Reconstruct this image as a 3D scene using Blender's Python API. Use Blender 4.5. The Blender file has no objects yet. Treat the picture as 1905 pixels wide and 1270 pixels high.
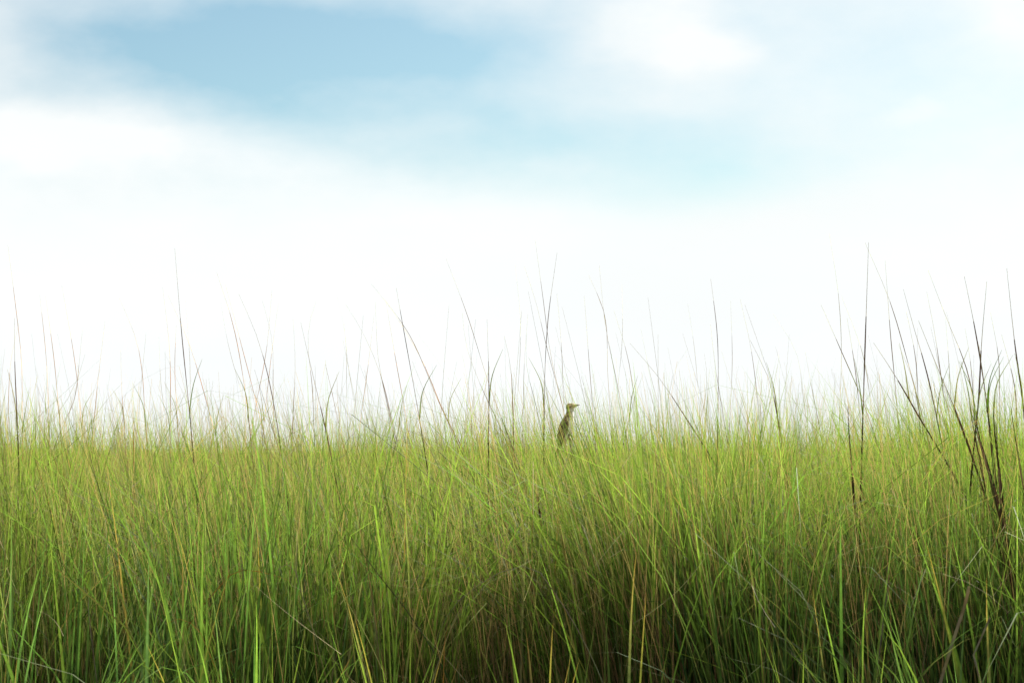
import bpy, bmesh, math, random
import numpy as np
from mathutils import Vector, Matrix, noise as mnoise

random.seed(11)
rng = np.random.default_rng(7)
S = bpy.context.scene
C = S.collection

# ------------------------------------------------------------------ camera
FPX = 70.0 / 36.0 * 1905.0            # focal length in photograph pixels
CAM_Z, HORIZON = 1.05, 842.0
PITCH = math.atan((HORIZON - 635.0) / FPX)
cd = bpy.data.cameras.new('camera')
cam = bpy.data.objects.new('camera', cd)
C.objects.link(cam)
cd.lens, cd.sensor_width = 70.0, 36.0
cd.clip_start, cd.clip_end = 0.05, 6000.0
cam.location = (0, 0, CAM_Z)
cam.rotation_euler = (math.pi / 2 + PITCH, 0, 0)
cd.dof.use_dof = True
cd.dof.focus_distance = 6.2
cd.dof.aperture_fstop = 18.0
S.camera = cam

# ------------------------------------------------------------------ sky, sun, exposure
EXPOSURE = 2.0
SUN_EL, SUN_AZ = math.radians(36), math.radians(32)     # azimuth clockwise from +Y (view direction)
S.view_settings.view_transform = 'Standard'
S.view_settings.look = 'None'
S.view_settings.gamma = 1.0
S.view_settings.use_curve_mapping = False
S.view_settings.exposure = EXPOSURE
S.cycles.max_bounces = 6
S.cycles.diffuse_bounces = 3
S.cycles.transmission_bounces = 4

world = bpy.data.worlds.new('World')
S.world = world
world.use_nodes = True
nt = world.node_tree
nt.nodes.clear()


def nd(t, **kw):
    n = nt.nodes.new(t)
    for k, v in kw.items():
        setattr(n, k, v)
    return n


def val(x, sock):
    if isinstance(x, (int, float)):
        sock.default_value = x
    else:
        nt.links.new(x, sock)


def M(op, a, b=0.0, c=0.0, clamp=False):
    n = nd('ShaderNodeMath', operation=op, use_clamp=clamp)
    val(a, n.inputs[0]); val(b, n.inputs[1]); val(c, n.inputs[2])
    return n.outputs[0]


def smooth(x, e0, e1, lo=0.0, hi=1.0):
    n = nd('ShaderNodeMapRange', interpolation_type='SMOOTHSTEP')
    val(x, n.inputs[0])
    n.inputs[1].default_value, n.inputs[2].default_value = e0, e1
    n.inputs[3].default_value, n.inputs[4].default_value = lo, hi
    return n.outputs[0]


tc = nd('ShaderNodeTexCoord')
sep = nd('ShaderNodeSeparateXYZ')
nt.links.new(tc.outputs['Generated'], sep.inputs[0])
sx, sy, sz = sep.outputs
# the cloud deck is laid out by compass bearing (U) and elevation (V), in units of 1/3704 rad
AZ = M('MULTIPLY', M('ARCTAN2', sx, sy), FPX)
EL = M('MULTIPLY', M('ARCSINE', sz), FPX)


def fbm(scale, zs, detail=4.0, off=0.0, rough=0.5):
    mp = nd('ShaderNodeMapping')
    nt.links.new(tc.outputs['Generated'], mp.inputs[0])
    mp.inputs['Location'].default_value = (off, off * 0.7, off * 1.3)
    mp.inputs['Scale'].default_value = (1, 1, zs)
    n = nd('ShaderNodeTexNoise')
    nt.links.new(mp.outputs[0], n.inputs['Vector'])
    n.inputs['Scale'].default_value = scale
    n.inputs['Detail'].default_value = detail
    n.inputs['Roughness'].default_value = rough
    return n.outputs['Fac']


nA, nB = fbm(9, 2.0, 4, 1.3), fbm(9, 2.0, 4, 7.9)
nC = fbm(26, 1.8, 3, 3.1)
U = M('ADD', AZ, M('ADD', M('MULTIPLY', M('SUBTRACT', nA, 0.5), 330.0), M('MULTIPLY', M('SUBTRACT', nC, 0.5), 60.0)))
V = M('ADD', EL, M('ADD', M('MULTIPLY', M('SUBTRACT', nB, 0.5), 130.0), M('MULTIPLY', M('SUBTRACT', nC, 0.5), 36.0)))


def patch(px, py, a, b, e0=1.15, e1=0.25, tilt=0.0):
    u = M('MULTIPLY', M('SUBTRACT', U, px - 952.5), 1.0 / a)
    v0 = M('SUBTRACT', V, HORIZON - py)
    v = M('MULTIPLY', M('ADD', v0, M('MULTIPLY', M('SUBTRACT', U, px - 952.5), tilt)), 1.0 / b)
    r = M('SQRT', M('ADD', M('MULTIPLY', u, u), M('MULTIPLY', v, v)))
    return smooth(r, e1, e0, 1.0, 0.0)


def addm(*xs):
    r = xs[0]
    for x in xs[1:]:
        r = M('ADD', r, x)
    return r


def sc(x, k):
    return M('MULTIPLY', x, k)


wide = fbm(4.2, 2.2, 5, 11.0)
gaps = addm(sc(M('SUBTRACT', fbm(30, 2.0, 5, 40.0, 0.6), 0.5), 0.35), sc(patch(560, 95, 660, 155, 1.2, 0.0), 0.98), sc(patch(300, 60, 300, 150), 0.12),
            sc(patch(1150, 250, 330, 62), 0.20), sc(patch(1380, 340, 300, 80), 0.22),
            sc(patch(1570, 90, 230, 170), 0.24), sc(patch(700, 240, 560, 80), 0.32),
            sc(patch(1750, 210, 260, 150), 0.16), sc(patch(1000, 330, 620, 90), 0.10),
            sc(smooth(wide, 0.50, 0.78), 0.3), sc(smooth(EL, 380.0, 600.0), 0.17), sc(patch(1250, 300, 520, 90), 0.14))
clouds = addm(sc(patch(1200, 55, 190, 80), 0.26), sc(patch(1340, 110, 110, 60), 0.25),
              sc(patch(180, 260, 280, 75), 0.25), sc(patch(1670, 235, 70, 30), 0.14),
              sc(patch(1880, 60, 120, 120), 0.12))
low = smooth(EL, 350.0, 520.0)            # the white bank along the whole horizon
blue = M('MULTIPLY', M('SUBTRACT', gaps, clouds, clamp=True), low, clamp=True)

sky = nd('ShaderNodeTexSky', sky_type='NISHITA')
sky.sun_disc = False
sky.sun_elevation = SUN_EL
sky.sun_rotation = SUN_AZ
sky.altitude = 50.0
sky.air_density, sky.dust_density, sky.ozone_density = 1.0, 0.6, 1.5
bg_sky = nd('ShaderNodeBackground')
tint = nd('ShaderNodeVectorMath', operation='MULTIPLY')
nt.links.new(sky.outputs[0], tint.inputs[0])
tint.inputs[1].default_value = (0.475, 0.552, 0.502)
nt.links.new(tint.outputs[0], bg_sky.inputs[0])
bg_sky.inputs[1].default_value = 0.05
bg_cloud = nd('ShaderNodeBackground')
bg_cloud.inputs[0].default_value = (0.97, 1.0, 1.0, 1)
CLOUD = 0.253
val(M('MULTIPLY', smooth(fbm(6, 2.2, 4, 21.0), 0.3, 0.7, 0.985, 1.03), CLOUD), bg_cloud.inputs[1])
mix = nd('ShaderNodeMixShader')
nt.links.new(blue, mix.inputs[0])
nt.links.new(bg_cloud.outputs[0], mix.inputs[1])
nt.links.new(bg_sky.outputs[0], mix.inputs[2])
wo = nd('ShaderNodeOutputWorld')
nt.links.new(mix.outputs[0], wo.inputs[0])

sd = bpy.data.lights.new('sun', 'SUN')
sd.energy, sd.angle, sd.color = 5.0, math.radians(6), (1.0, 0.95, 0.86)
sun = bpy.data.objects.new('sun', sd)
C.objects.link(sun)
sdir = Vector((math.sin(SUN_AZ) * math.cos(SUN_EL), math.cos(SUN_AZ) * math.cos(SUN_EL), math.sin(SUN_EL)))
sun.rotation_euler = (-sdir).to_track_quat('-Z', 'Y').to_euler()
sun.location = sdir * 30


# ------------------------------------------------------------------ helpers
def at(px, py, d):
    """point on the vertical plane Y = d that shows at photograph pixel (px, py)"""
    x, y = (px - 952.5) / FPX, (635.0 - py) / FPX
    cp, sp = math.cos(PITCH), math.sin(PITCH)
    dy, dz = cp - y * sp, sp + y * cp
    k = d / dy
    return Vector((x * k, d, CAM_Z + dz * k))


def ground_z(x, y):
    return 0.025 * math.sin(x * 1.3 + 0.4) * math.cos(y * 0.9) * (1.0 if abs(x) < 60 and abs(y) < 60 else 0.0)


def ground_za(x, y):
    return 0.025 * np.sin(x * 1.3 + 0.4) * np.cos(y * 0.9)


def new_mat(name):
    m = bpy.data.materials.new(name)
    m.use_nodes = True
    t = m.node_tree
    t.nodes.clear()
    return m, t


def leaf_material(name, rough=0.5, trans=0.38, grain=0.25, spec=0.35):
    """plant tissue: the colour of the plant from its colour attribute, fine grain, light passing through"""
    m, t = new_mat(name)
    at_ = t.nodes.new('ShaderNodeAttribute'); at_.attribute_name = 'Col'
    tcn = t.nodes.new('ShaderNodeTexCoord')
    nz = t.nodes.new('ShaderNodeTexNoise'); nz.inputs['Scale'].default_value = 38.0; nz.inputs['Detail'].default_value = 3.0
    t.links.new(tcn.outputs['Object'], nz.inputs['Vector'])
    mr = t.nodes.new('ShaderNodeMapRange')
    mr.inputs[1].default_value, mr.inputs[2].default_value = 0.3, 0.7
    mr.inputs[3].default_value, mr.inputs[4].default_value = 1.0 - grain, 1.0 + grain
    t.links.new(nz.outputs['Fac'], mr.inputs[0])
    mul = t.nodes.new('ShaderNodeVectorMath'); mul.operation = 'SCALE'
    t.links.new(at_.outputs['Color'], mul.inputs[0]); t.links.new(mr.outputs[0], mul.inputs['Scale'])
    p = t.nodes.new('ShaderNodeBsdfPrincipled')
    p.inputs['Roughness'].default_value = rough
    p.inputs['Specular IOR Level'].default_value = spec
    t.links.new(mul.outputs[0], p.inputs['Base Color'])
    out = t.nodes.new('ShaderNodeOutputMaterial')
    if trans > 0:
        tr = t.nodes.new('ShaderNodeBsdfTranslucent')
        tint = t.nodes.new('ShaderNodeVectorMath'); tint.operation = 'MULTIPLY'
        tint.inputs[1].default_value = (1.12, 1.38, 0.8)
        t.links.new(mul.outputs[0], tint.inputs[0])
        t.links.new(tint.outputs[0], tr.inputs['Color'])
        mx = t.nodes.new('ShaderNodeMixShader'); mx.inputs[0].default_value = trans
        t.links.new(p.outputs[0], mx.inputs[1]); t.links.new(tr.outputs[0], mx.inputs[2])
        t.links.new(mx.outputs[0], out.inputs[0])
    else:
        t.links.new(p.outputs[0], out.inputs[0])
    return m


MAT = {
    'leaf': leaf_material('grass_leaf', 0.65, 0.45, 0.25, 0.08),
    'dry': leaf_material('dry_grass', 0.8, 0.25, 0.3, 0.04),
    'stalk': leaf_material('grass_stalk', 0.7, 0.5, 0.28, 0.05),
    'feather': leaf_material('feather', 0.8, 0.0, 0.18, 0.15),
    'horn': leaf_material('horn', 0.35, 0.0, 0.12, 0.4),
    'eye': leaf_material('eye', 0.25, 0.0, 0.0, 0.4),
}


def link(name, me, mat, parent=None):
    o = bpy.data.objects.new(name, me)
    C.objects.link(o)
    if mat is not None and not me.materials:
        me.materials.append(MAT[mat])
    o.parent = parent
    return o


def tag(o, label=None, cat=None, group=None, kind=None):
    if label: o['label'] = label
    if cat: o['category'] = cat
    if group: o['group'] = group
    if kind: o['kind'] = kind
    return o


def empty(name, loc=(0, 0, 0), rz=0.0):
    o = bpy.data.objects.new(name, None)
    C.objects.link(o)
    o.location = loc
    o.rotation_euler = (0, 0, rz)
    o.empty_display_size = 0.05
    return o


def mesh_np(name, co, quads, cols):
    me = bpy.data.meshes.new(name)
    n, f = len(co), len(quads)
    me.vertices.add(n)
    me.vertices.foreach_set('co', np.ascontiguousarray(co, np.float32).ravel())
    me.loops.add(f * 4)
    me.loops.foreach_set('vertex_index', np.ascontiguousarray(quads, np.int32).ravel())
    me.polygons.add(f)
    me.polygons.foreach_set('loop_start', np.arange(0, f * 4, 4, dtype=np.int32))
    me.update(calc_edges=True)
    a = me.color_attributes.new('Col', 'FLOAT_COLOR', 'POINT')
    c4 = np.ones((n, 4), np.float32); c4[:, :3] = cols
    a.data.foreach_set('color', c4.ravel())
    me.polygons.foreach_set('use_smooth', np.ones(f, dtype=bool))
    return me


def ribbons(base, az, th0, th1, p, L, W, tw0, tw1, c0, c1, K, kink_t=None, kink_a=None, cp=1.4, prof='blade'):
    """N bent, tapering leaf ribbons as one vertex/quad/colour array"""
    N = len(base)
    t = np.linspace(0, 1, K + 1)[None]
    tm = (t[:, 1:] + t[:, :-1]) / 2
    th = th0[:, None] + th1[:, None] * tm ** p[:, None]
    if kink_t is not None:
        th = th + kink_a[:, None] * (tm > kink_t[:, None])
    st = (L / K)[:, None]
    rad = np.concatenate([np.zeros((N, 1)), np.cumsum(np.sin(th) * st, 1)], 1)
    zz = np.concatenate([np.zeros((N, 1)), np.cumsum(np.cos(th) * st, 1)], 1)
    P = np.empty((N, K + 1, 3))
    P[..., 0] = base[:, 0:1] + rad * np.sin(az)[:, None]
    P[..., 1] = base[:, 1:2] + rad * np.cos(az)[:, None]
    P[..., 2] = np.maximum(base[:, 2:3] + zz, 0.012)
    if prof == 'blade':
        w = (1 - t ** 2.4) * (0.5 + 0.5 * np.minimum(1, 3.2 * t)) + 0.015
    else:
        w = 1.0 - 0.8 * t
    hw = 0.5 * W[:, None] * w
    ya = az[:, None] + math.pi / 2 + tw0[:, None] + tw1[:, None] * t
    side = np.stack([np.sin(ya), np.cos(ya), np.zeros_like(ya)], -1) * hw[..., None]
    co = np.stack([P - side, P + side], 2).reshape(-1, 3)
    cc = c0[:, None, :] + (c1 - c0)[:, None, :] * (t ** cp)[..., None]
    cols = np.repeat(cc[:, :, None, :], 2, 2).reshape(-1, 3)
    q = np.arange(K)
    f = np.stack([2 * q, 2 * q + 1, 2 * q + 3, 2 * q + 2], -1)
    quads = (f[None] + (np.arange(N) * (2 * K + 2))[:, None, None]).reshape(-1, 4)
    return co, quads, cols


def merge(parts):
    cos, qs, cs, k = [], [], [], 0
    for co, q, c in parts:
        cos.append(co); qs.append(q + k); cs.append(c); k += len(co)
    return np.concatenate(cos), np.concatenate(qs), np.concatenate(cs)


def vnoise(x, y, s, seed):
    """smooth value noise, 0..1"""
    g = np.random.default_rng(seed).random((64, 64))
    fx, fy = x / s + 1000.0, y / s + 1000.0
    ix, iy = np.floor(fx).astype(int), np.floor(fy).astype(int)
    u, v = fx - ix, fy - iy
    u, v = u * u * (3 - 2 * u), v * v * (3 - 2 * v)
    a, b = g[ix % 64, iy % 64], g[(ix + 1) % 64, iy % 64]
    c, d = g[ix % 64, (iy + 1) % 64], g[(ix + 1) % 64, (iy + 1) % 64]
    return (a * (1 - u) + b * u) * (1 - v) + (c * (1 - u) + d * u) * v


def cmix(a, b, k):
    a, b = np.asarray(a, float), np.asarray(b, float)
    return a + (b - a) * np.asarray(k)[..., None]


def smoothstep(x, a, b):
    t = np.clip((x - a) / (b - a), 0, 1)
    return t * t * (3 - 2 * t)


# plant colours (linear albedo)
LIME = (0.0950, 0.1330, 0.0198)
GREEN = (0.0274, 0.0756, 0.0137)
DEEP = (0.0108, 0.0259, 0.0079)
BLUEG = (0.0270, 0.0660, 0.0300)
STRAW = (0.2160, 0.1720, 0.0880)
GREY = (0.1425, 0.1237, 0.0863)
BROWN = (0.0975, 0.0638, 0.0338)
UMBER = (0.055, 0.033, 0.022)
ORANGE = (0.3060, 0.1530, 0.0382)


def envelope(y):
    """mean height of the leaf canopy: it rises from the near margin of the field to its full height"""
    return 0.28 + 0.5 * smoothstep(y, 2.6, 3.8) + 0.43 * smoothstep(y, 3.75, 4.45)


BIRD_X, BIRD_Y = 0.163, 6.15


# ------------------------------------------------------------------ ground
gx = np.concatenate([-np.geomspace(40, 2500, 14)[::-1], np.linspace(-30, 30, 121), np.geomspace(40, 2500, 14)])
gX, gY = np.meshgrid(gx, gx, indexing='ij')
near = ((np.abs(gX) < 60) & (np.abs(gY) < 60)).astype(float)
gZ = ground_za(gX, gY) * near
nn = len(gx)
ii, jj = np.meshgrid(np.arange(nn - 1), np.arange(nn - 1), indexing='ij')
gq = np.stack([ii * nn + jj, (ii + 1) * nn + jj, (ii + 1) * nn + jj + 1, ii * nn + jj + 1], -1).reshape(-1, 4)
gm, gt = new_mat('soil_and_litter')
tcn = gt.nodes.new('ShaderNodeTexCoord')
n1 = gt.nodes.new('ShaderNodeTexNoise'); n1.inputs['Scale'].default_value = 3.0; n1.inputs['Detail'].default_value = 8.0
gt.links.new(tcn.outputs['Object'], n1.inputs['Vector'])
cr = gt.nodes.new('ShaderNodeValToRGB')
cr.color_ramp.elements[0].position, cr.color_ramp.elements[0].color = 0.35, (0.035, 0.028, 0.018, 1)
cr.color_ramp.elements[1].position, cr.color_ramp.elements[1].color = 0.7, (0.085, 0.085, 0.03, 1)
gt.links.new(n1.outputs['Fac'], cr.inputs[0])
gp = gt.nodes.new('ShaderNodeBsdfPrincipled'); gp.inputs['Roughness'].default_value = 0.95
gt.links.new(cr.outputs[0], gp.inputs['Base Color'])
gb = gt.nodes.new('ShaderNodeBump'); gb.inputs['Strength'].default_value = 0.6
gt.links.new(n1.outputs['Fac'], gb.inputs['Height']); gt.links.new(gb.outputs[0], gp.inputs['Normal'])
go = gt.nodes.new('ShaderNodeOutputMaterial'); gt.links.new(gp.outputs[0], go.inputs[0])
gme = mesh_np('ground', np.stack([gX, gY, gZ], -1).reshape(-1, 3), gq, np.full((nn * nn, 3), 0.05))
gme.materials.append(gm)
tag(link('ground', gme, None), 'dark soil and leaf litter under the tall grass', 'ground', kind='structure')


# ------------------------------------------------------------------ the grass nobody could count
def scatter(y0, y1, dens, margin=1.0):
    n = int(dens * (0.257 * (y1 * y1 - y0 * y0) + 2 * margin * (y1 - y0)))
    # density even over the widening strip
    ys = rng.random(n * 2) * (y1 - y0) + y0
    wmax = 0.257 * y1 + margin
    keep = rng.random(n * 2) * wmax < 0.257 * ys + margin
    ys = ys[keep][:n]
    xs = (rng.random(len(ys)) * 2 - 1) * (0.257 * ys + margin)
    return xs, ys


def leaf_colours(x, y, n, green_bias=0.0):
    dryk = smoothstep(vnoise(x, y, 0.55, 3) * 0.65 + vnoise(x, y, 0.17, 4) * 0.35, 0.42, 0.75)
    blue = smoothstep(vnoise(x, y, 0.8, 5), 0.5, 0.9)
    r = rng.random(n)
    c = cmix(GREEN, LIME, rng.random(n) ** 1.4)
    c = cmix(c, np.broadcast_to(DEEP, (n, 3)), 0.75 * (rng.random(n) < 0.34))
    c = cmix(c, np.broadcast_to(BLUEG, (n, 3)), blue * rng.random(n) * 0.8)
    isdry = r < (0.09 + 0.5 * dryk - green_bias)
    dc = cmix(BROWN, STRAW, rng.random(n) ** 1.3)
    dc = cmix(dc, np.broadcast_to(GREY, (n, 3)), 0.6 * rng.random(n))
    c = np.where(isdry[:, None], dc, c)
    c *= (0.45 + 0.8 * rng.random(n))[:, None]
    tip = cmix(c, np.broadcast_to((0.225, 0.265, 0.052), (n, 3)), 0.3 + 0.5 * rng.random(n))  # fresh growth colour, lightened further to brighten the sunlit top band
    tip = np.where((rng.random(n) < 0.08)[:, None], cmix(np.broadcast_to(STRAW, (n, 3)), np.broadcast_to(ORANGE, (n, 3)), rng.random(n) * 0.7), tip)
    return c, tip, isdry


def field(y0, y1, tdens, per, K, wlo, whi, margin, spread=0.07, hscale=1.0, gb=0.0, cool=0.0):
    """tussocks of fine leaves between two distances"""
    tx, ty = scatter(y0, y1, tdens, margin)
    keep = rng.random(len(tx)) < 0.35 + 0.9 * smoothstep(vnoise(tx, ty, 0.42, 17), 0.25, 0.6)
    tx, ty = tx[keep], ty[keep]
    T = len(tx)
    k = np.repeat(np.arange(T), rng.poisson(per, T))
    n = len(k)
    a = rng.random(n) * 2 * math.pi
    r = spread * np.sqrt(rng.random(n))
    x, y = tx[k] + r * np.sin(a), ty[k] + r * np.cos(a)
    base = np.stack([x, y, ground_za(x, y) * (np.abs(y) < 60) - 0.01], -1)
    th_far = np.where(ty > 14, 0.90 + 0.22 * vnoise(tx, ty, 9.0, 41), 1.0)[k]
    tl = (rng.normal(0, 0.07, (T, 2)))[k]                         # each tussock leans its own way
    lean = np.stack([np.sin(a), np.cos(a)], -1) * (0.03 + 0.17 * rng.random(n) ** 1.5)[:, None] + tl
    lean[:, 0] -= 0.045                                            # the wind has combed the field to the left
    az = np.arctan2(lean[:, 0], lean[:, 1])
    th0 = np.hypot(lean[:, 0], lean[:, 1])
    th1 = (0.55 + 0.5 * (cool > 0.5)) * rng.random(n) ** 1.9 + 0.05
    droop = rng.random(n) < np.where(y < 4.6, 0.12, 0.17)
    th1 = np.where(droop, 1.0 + 1.3 * rng.random(n), th1)
    th = ((0.92 + 0.16 * rng.random(T)) * (0.91 + 0.18 * vnoise(tx, ty, 0.9, 31)))[k]
    hgt = envelope(y) * th * th_far * (0.79 + 0.20 * rng.random(n)) * hscale
    gap = (np.abs(x / y - BIRD_X / BIRD_Y + 0.002) < 0.011) & (y < BIRD_Y + 0.05) & (y > 4.2)   # the grass parts before the bird
    hgt = np.where(gap, np.minimum(hgt, 1.05 + 0.07 * rng.random(n)), hgt)
    L = hgt / np.maximum(0.6, np.cos(th0 + 0.3 * th1))
    W = wlo + (whi - wlo) * rng.random(n) ** 1.6
    c0, c1, isdry = leaf_colours(x, y, n, gb)
    tone = rng.random(T)
    c0 = cmix(c0, c0 * 0 + np.array(BLUEG), cool * rng.random(n) * (0.4 + 0.6 * tone[k]))
    tmul = (0.62 + 0.72 * tone)[k][:, None]
    c0, c1 = c0 * tmul, cmix(c1, c0 * 1.2, np.full(n, 0.6 * (cool > 0))) * (0.5 + 0.5 * tmul)
    if cool > 0.5:
        c0, c1 = c0 * 1.5, c1 * 1.4  # fresher green, brightened because only skylight reaches the front row
    W = np.where(isdry, W * 0.6, W)
    kt = 0.5 + 0.42 * rng.random(n)
    ka = np.where(rng.random(n) < np.where(isdry, 0.2, 0.05), 0.6 + 1.2 * rng.random(n), 0.0)
    return ribbons(base, az, th0, th1, 1.5 + rng.random(n), L, W, rng.normal(0, 0.7, n), rng.normal(0, 1.0, n), c0, c1, K, kt, ka)


def put_stuff(name, arr, mat, label, cat='grass'):
    co, q, c = arr
    return tag(link(name, mesh_np(name, co, q, c), mat), label, cat, kind='stuff')


put_stuff('meadow_grass', merge([field(1.7, 3.5, 9, 36, 5, 0.003, 0.007, 1.0),  # field carried on unseen toward the camera, short grass added for shading
                                 field(3.75, 4.6, 11, 16, 9, 0.0055, 0.0125, 0.9, 0.035, 0.8, 0.4, 0.8),
                                 field(4.35, 5.6, 26, 40, 6, 0.004, 0.009, 0.9, 0.06, 0.93, 0.1, 0.3),
                                 field(3.9, 4.6, 8, 26, 8, 0.0018, 0.005, 0.9, 0.05),
                                 field(4.6, 8.0, 10, 20, 7, 0.005, 0.0095, 0.9, 0.045, 1.0, 0.3),
                                 field(4.6, 8.0, 60, 46, 6, 0.003, 0.0075, 0.9),
                                 field(8.0, 11.0, 26, 44, 5, 0.003, 0.0075, 0.9)]), 'leaf',
          'near stand of fine green and straw coloured grass filling the lower foreground')
put_stuff('meadow_grass', merge([field(11, 18, 13, 40, 4, 0.0035, 0.009, 1.2, 0.09),
                                 field(18, 34, 5.5, 36, 4, 0.004, 0.011, 1.5, 0.13)]), 'leaf',
          'middle stand of yellow green grass just behind the bird')
put_stuff('meadow_grass', merge([field(34, 80, 1.1, 40, 3, 0.008, 0.018, 3.0, 0.25),
                                 field(80, 260, 0.10, 46, 3, 0.02, 0.05, 8.0, 0.6)]), 'leaf',
          'far grass of the field merging into one band along the horizon')


def litter(y0, y1, dens, margin=0.8):
    """dead bent straws caught among the leaves at every angle"""
    x, y = scatter(y0, y1, dens, margin)
    n = len(x)
    z = envelope(y) * (0.10 + 0.78 * rng.random(n))
    base = np.stack([x, y, z], -1)
    az = rng.random(n) * 2 * math.pi
    az = np.where(rng.random(n) < 0.7, np.where(rng.random(n) < 0.5, 1, -1) * (math.pi / 2 + rng.normal(0, 0.5, n)), az)
    c = cmix(GREY, STRAW, rng.random(n)) * (0.65 + 0.9 * rng.random(n))[:, None]
    return ribbons(base, az, 0.35 + 1.1 * rng.random(n), rng.normal(0.3, 0.7, n), 1 + rng.random(n), 0.08 + 0.26 * rng.random(n) ** 1.5,
                   0.0009 + 0.0016 * rng.random(n), rng.normal(0, 0.8, n), rng.normal(0, 1, n), c, c * 1.05, 6,
                   0.3 + 0.5 * rng.random(n), np.where(rng.random(n) < 0.35, 0.6 + 1.6 * rng.random(n), 0), prof='stem')


put_stuff('straw_litter', merge([litter(4.0, 4.6, 200), litter(4.6, 5.6, 1100), litter(5.6, 8, 350)]), 'dry',
          'short dead straws tangled among the green grass blades')


BROWN_PATCHES = [((p - 952.5) / FPX, d, w / FPX, 0.45, a) for p, d, w, a in
                 ((60, 5.0, 70, 0.9), (495, 4.9, 60, 1.0), (700, 5.3, 60, 0.6), (1010, 4.9, 75, 1.0), (1350, 5.0, 80, 0.8), (1560, 5.4, 50, 0.5), (1790, 4.9, 110, 1.0))]


def stem_haze(y0, y1, dens, K, wid):
    """fine brown flower stems standing in loose patches"""
    x, y = scatter(y0, y1, dens, 1.0)
    k = smoothstep(vnoise(x, y, 0.75, 21) * 0.7 + vnoise(x, y, 0.2, 22) * 0.3, 0.55, 0.85)
    for u, d, su, sd_, a in BROWN_PATCHES:                      # thick stands of old flower stems
        k = np.maximum(k, a * np.exp(-((x / y - u) / su) ** 2 - ((y - d) / sd_) ** 2))
    keep = rng.random(len(x)) < 0.06 + 0.94 * k
    x, y = x[keep], y[keep]
    n = len(x)
    base = np.stack([x, y, ground_za(x, y) * (np.abs(y) < 60)], -1)
    hs = np.where((np.abs(x / y - BIRD_X / BIRD_Y - 0.004) < 0.013) & (y < BIRD_Y), 0.85, 1.0)
    lx, ly = rng.normal(-0.08, 0.10, n), rng.normal(0, 0.08, n)
    c = cmix((0.11, 0.055, 0.033), (0.24, 0.14, 0.08), rng.random(n)) * (0.6 + 0.7 * rng.random(n))[:, None]
    tip = cmix(c, np.broadcast_to((0.30, 0.20, 0.10), (n, 3)), rng.random(n))
    return ribbons(base, np.arctan2(lx, ly), np.hypot(lx, ly), 0.35 * rng.random(n), 1.6 + rng.random(n),
                   envelope(y) * hs * (0.70 + 0.36 * rng.random(n)), wid * (0.7 + 0.8 * rng.random(n)), rng.normal(0, 0.9, n), rng.normal(0, 0.8, n),
                   c, tip, K, prof='stem')


put_stuff('flower_stems', merge([stem_haze(4.3, 8, 2000, 6, 0.002), stem_haze(8, 10, 300, 5, 0.002), stem_haze(10, 30, 60, 4, 0.003)]), 'stalk',
          'loose patches of fine brown flower stems standing among the grass', 'grass')


# ------------------------------------------------------------------ traced plant pieces
def catmull(pts, n):
    """resample a polyline of vectors smoothly, evenly along its length"""
    m = len(pts)
    k = [0.0]
    for a, b in zip(pts[:-1], pts[1:]):
        k.append(k[-1] + max(1e-6, (b - a).length))
    sl = [(pts[i + 1] - pts[i]) / (k[i + 1] - k[i]) for i in range(m - 1)]
    tg = [sl[0]] + [(sl[i - 1] * (k[i + 1] - k[i]) + sl[i] * (k[i] - k[i - 1])) / (k[i + 1] - k[i - 1]) for i in range(1, m - 1)] + [sl[-1]]
    out = []
    for q in range(n + 1):
        u = k[-1] * q / n
        i = 0
        while i < m - 2 and u > k[i + 1]:
            i += 1
        h = k[i + 1] - k[i]
        t = (u - k[i]) / h
        t2, t3 = t * t, t * t * t
        out.append(pts[i] * (2 * t3 - 3 * t2 + 1) + tg[i] * (h * (t3 - 2 * t2 + t)) + pts[i + 1] * (3 * t2 - 2 * t3) + tg[i + 1] * (h * (t3 - t2)))
    return out


def tube_mesh(name, pts, radii, cols, sides=5, flat=1.0, origin=None):
    """a solid stem or leaf along a line; flat < 1 squashes it to a leaf"""
    n = len(pts)
    o = origin if origin is not None else Vector((0, 0, 0))
    co, cc = [], []
    for i, p in enumerate(pts):
        tg = (pts[min(i + 1, n - 1)] - pts[max(i - 1, 0)]).normalized()
        s = tg.cross(Vector((0.25, 1, 0.1))).normalized()
        b = tg.cross(s).normalized()
        for j in range(sides):
            a = 2 * math.pi * j / sides
            co.append(p - o + s * (math.cos(a) * radii[i]) + b * (math.sin(a) * radii[i] * flat))
            cc.append(cols[i])
    q = []
    for i in range(n - 1):
        for j in range(sides):
            j2 = (j + 1) % sides
            q.append((i * sides + j, i * sides + j2, (i + 1) * sides + j2, (i + 1) * sides + j))
    return mesh_np(name, np.array([list(v) for v in co]), np.array(q), np.array(cc))


def to_ground(p_low, p_next, d, wander=0.0):
    """where a stalk that shows from p_low upward meets the soil"""
    t = (p_low - p_next)
    t = t / max(1e-4, abs(t.z))
    t.x = max(-0.35, min(0.35, t.x * 0.6))
    h = p_low.z
    x = p_low.x + t.x * h
    y = d + wander
    return Vector((x, y, ground_z(x, y) - 0.01))


def lerp3(a, b, t):
    return [a[i] + (b[i] - a[i]) * t for i in range(3)]


ZS = 1890.0 / 640.0
PANEL = {'L': 0.0, 'M': 640.0, 'R': 1265.0}


def zp(panel, X, Y):
    return PANEL[panel] + X / ZS, 430.0 + Y / ZS


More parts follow.
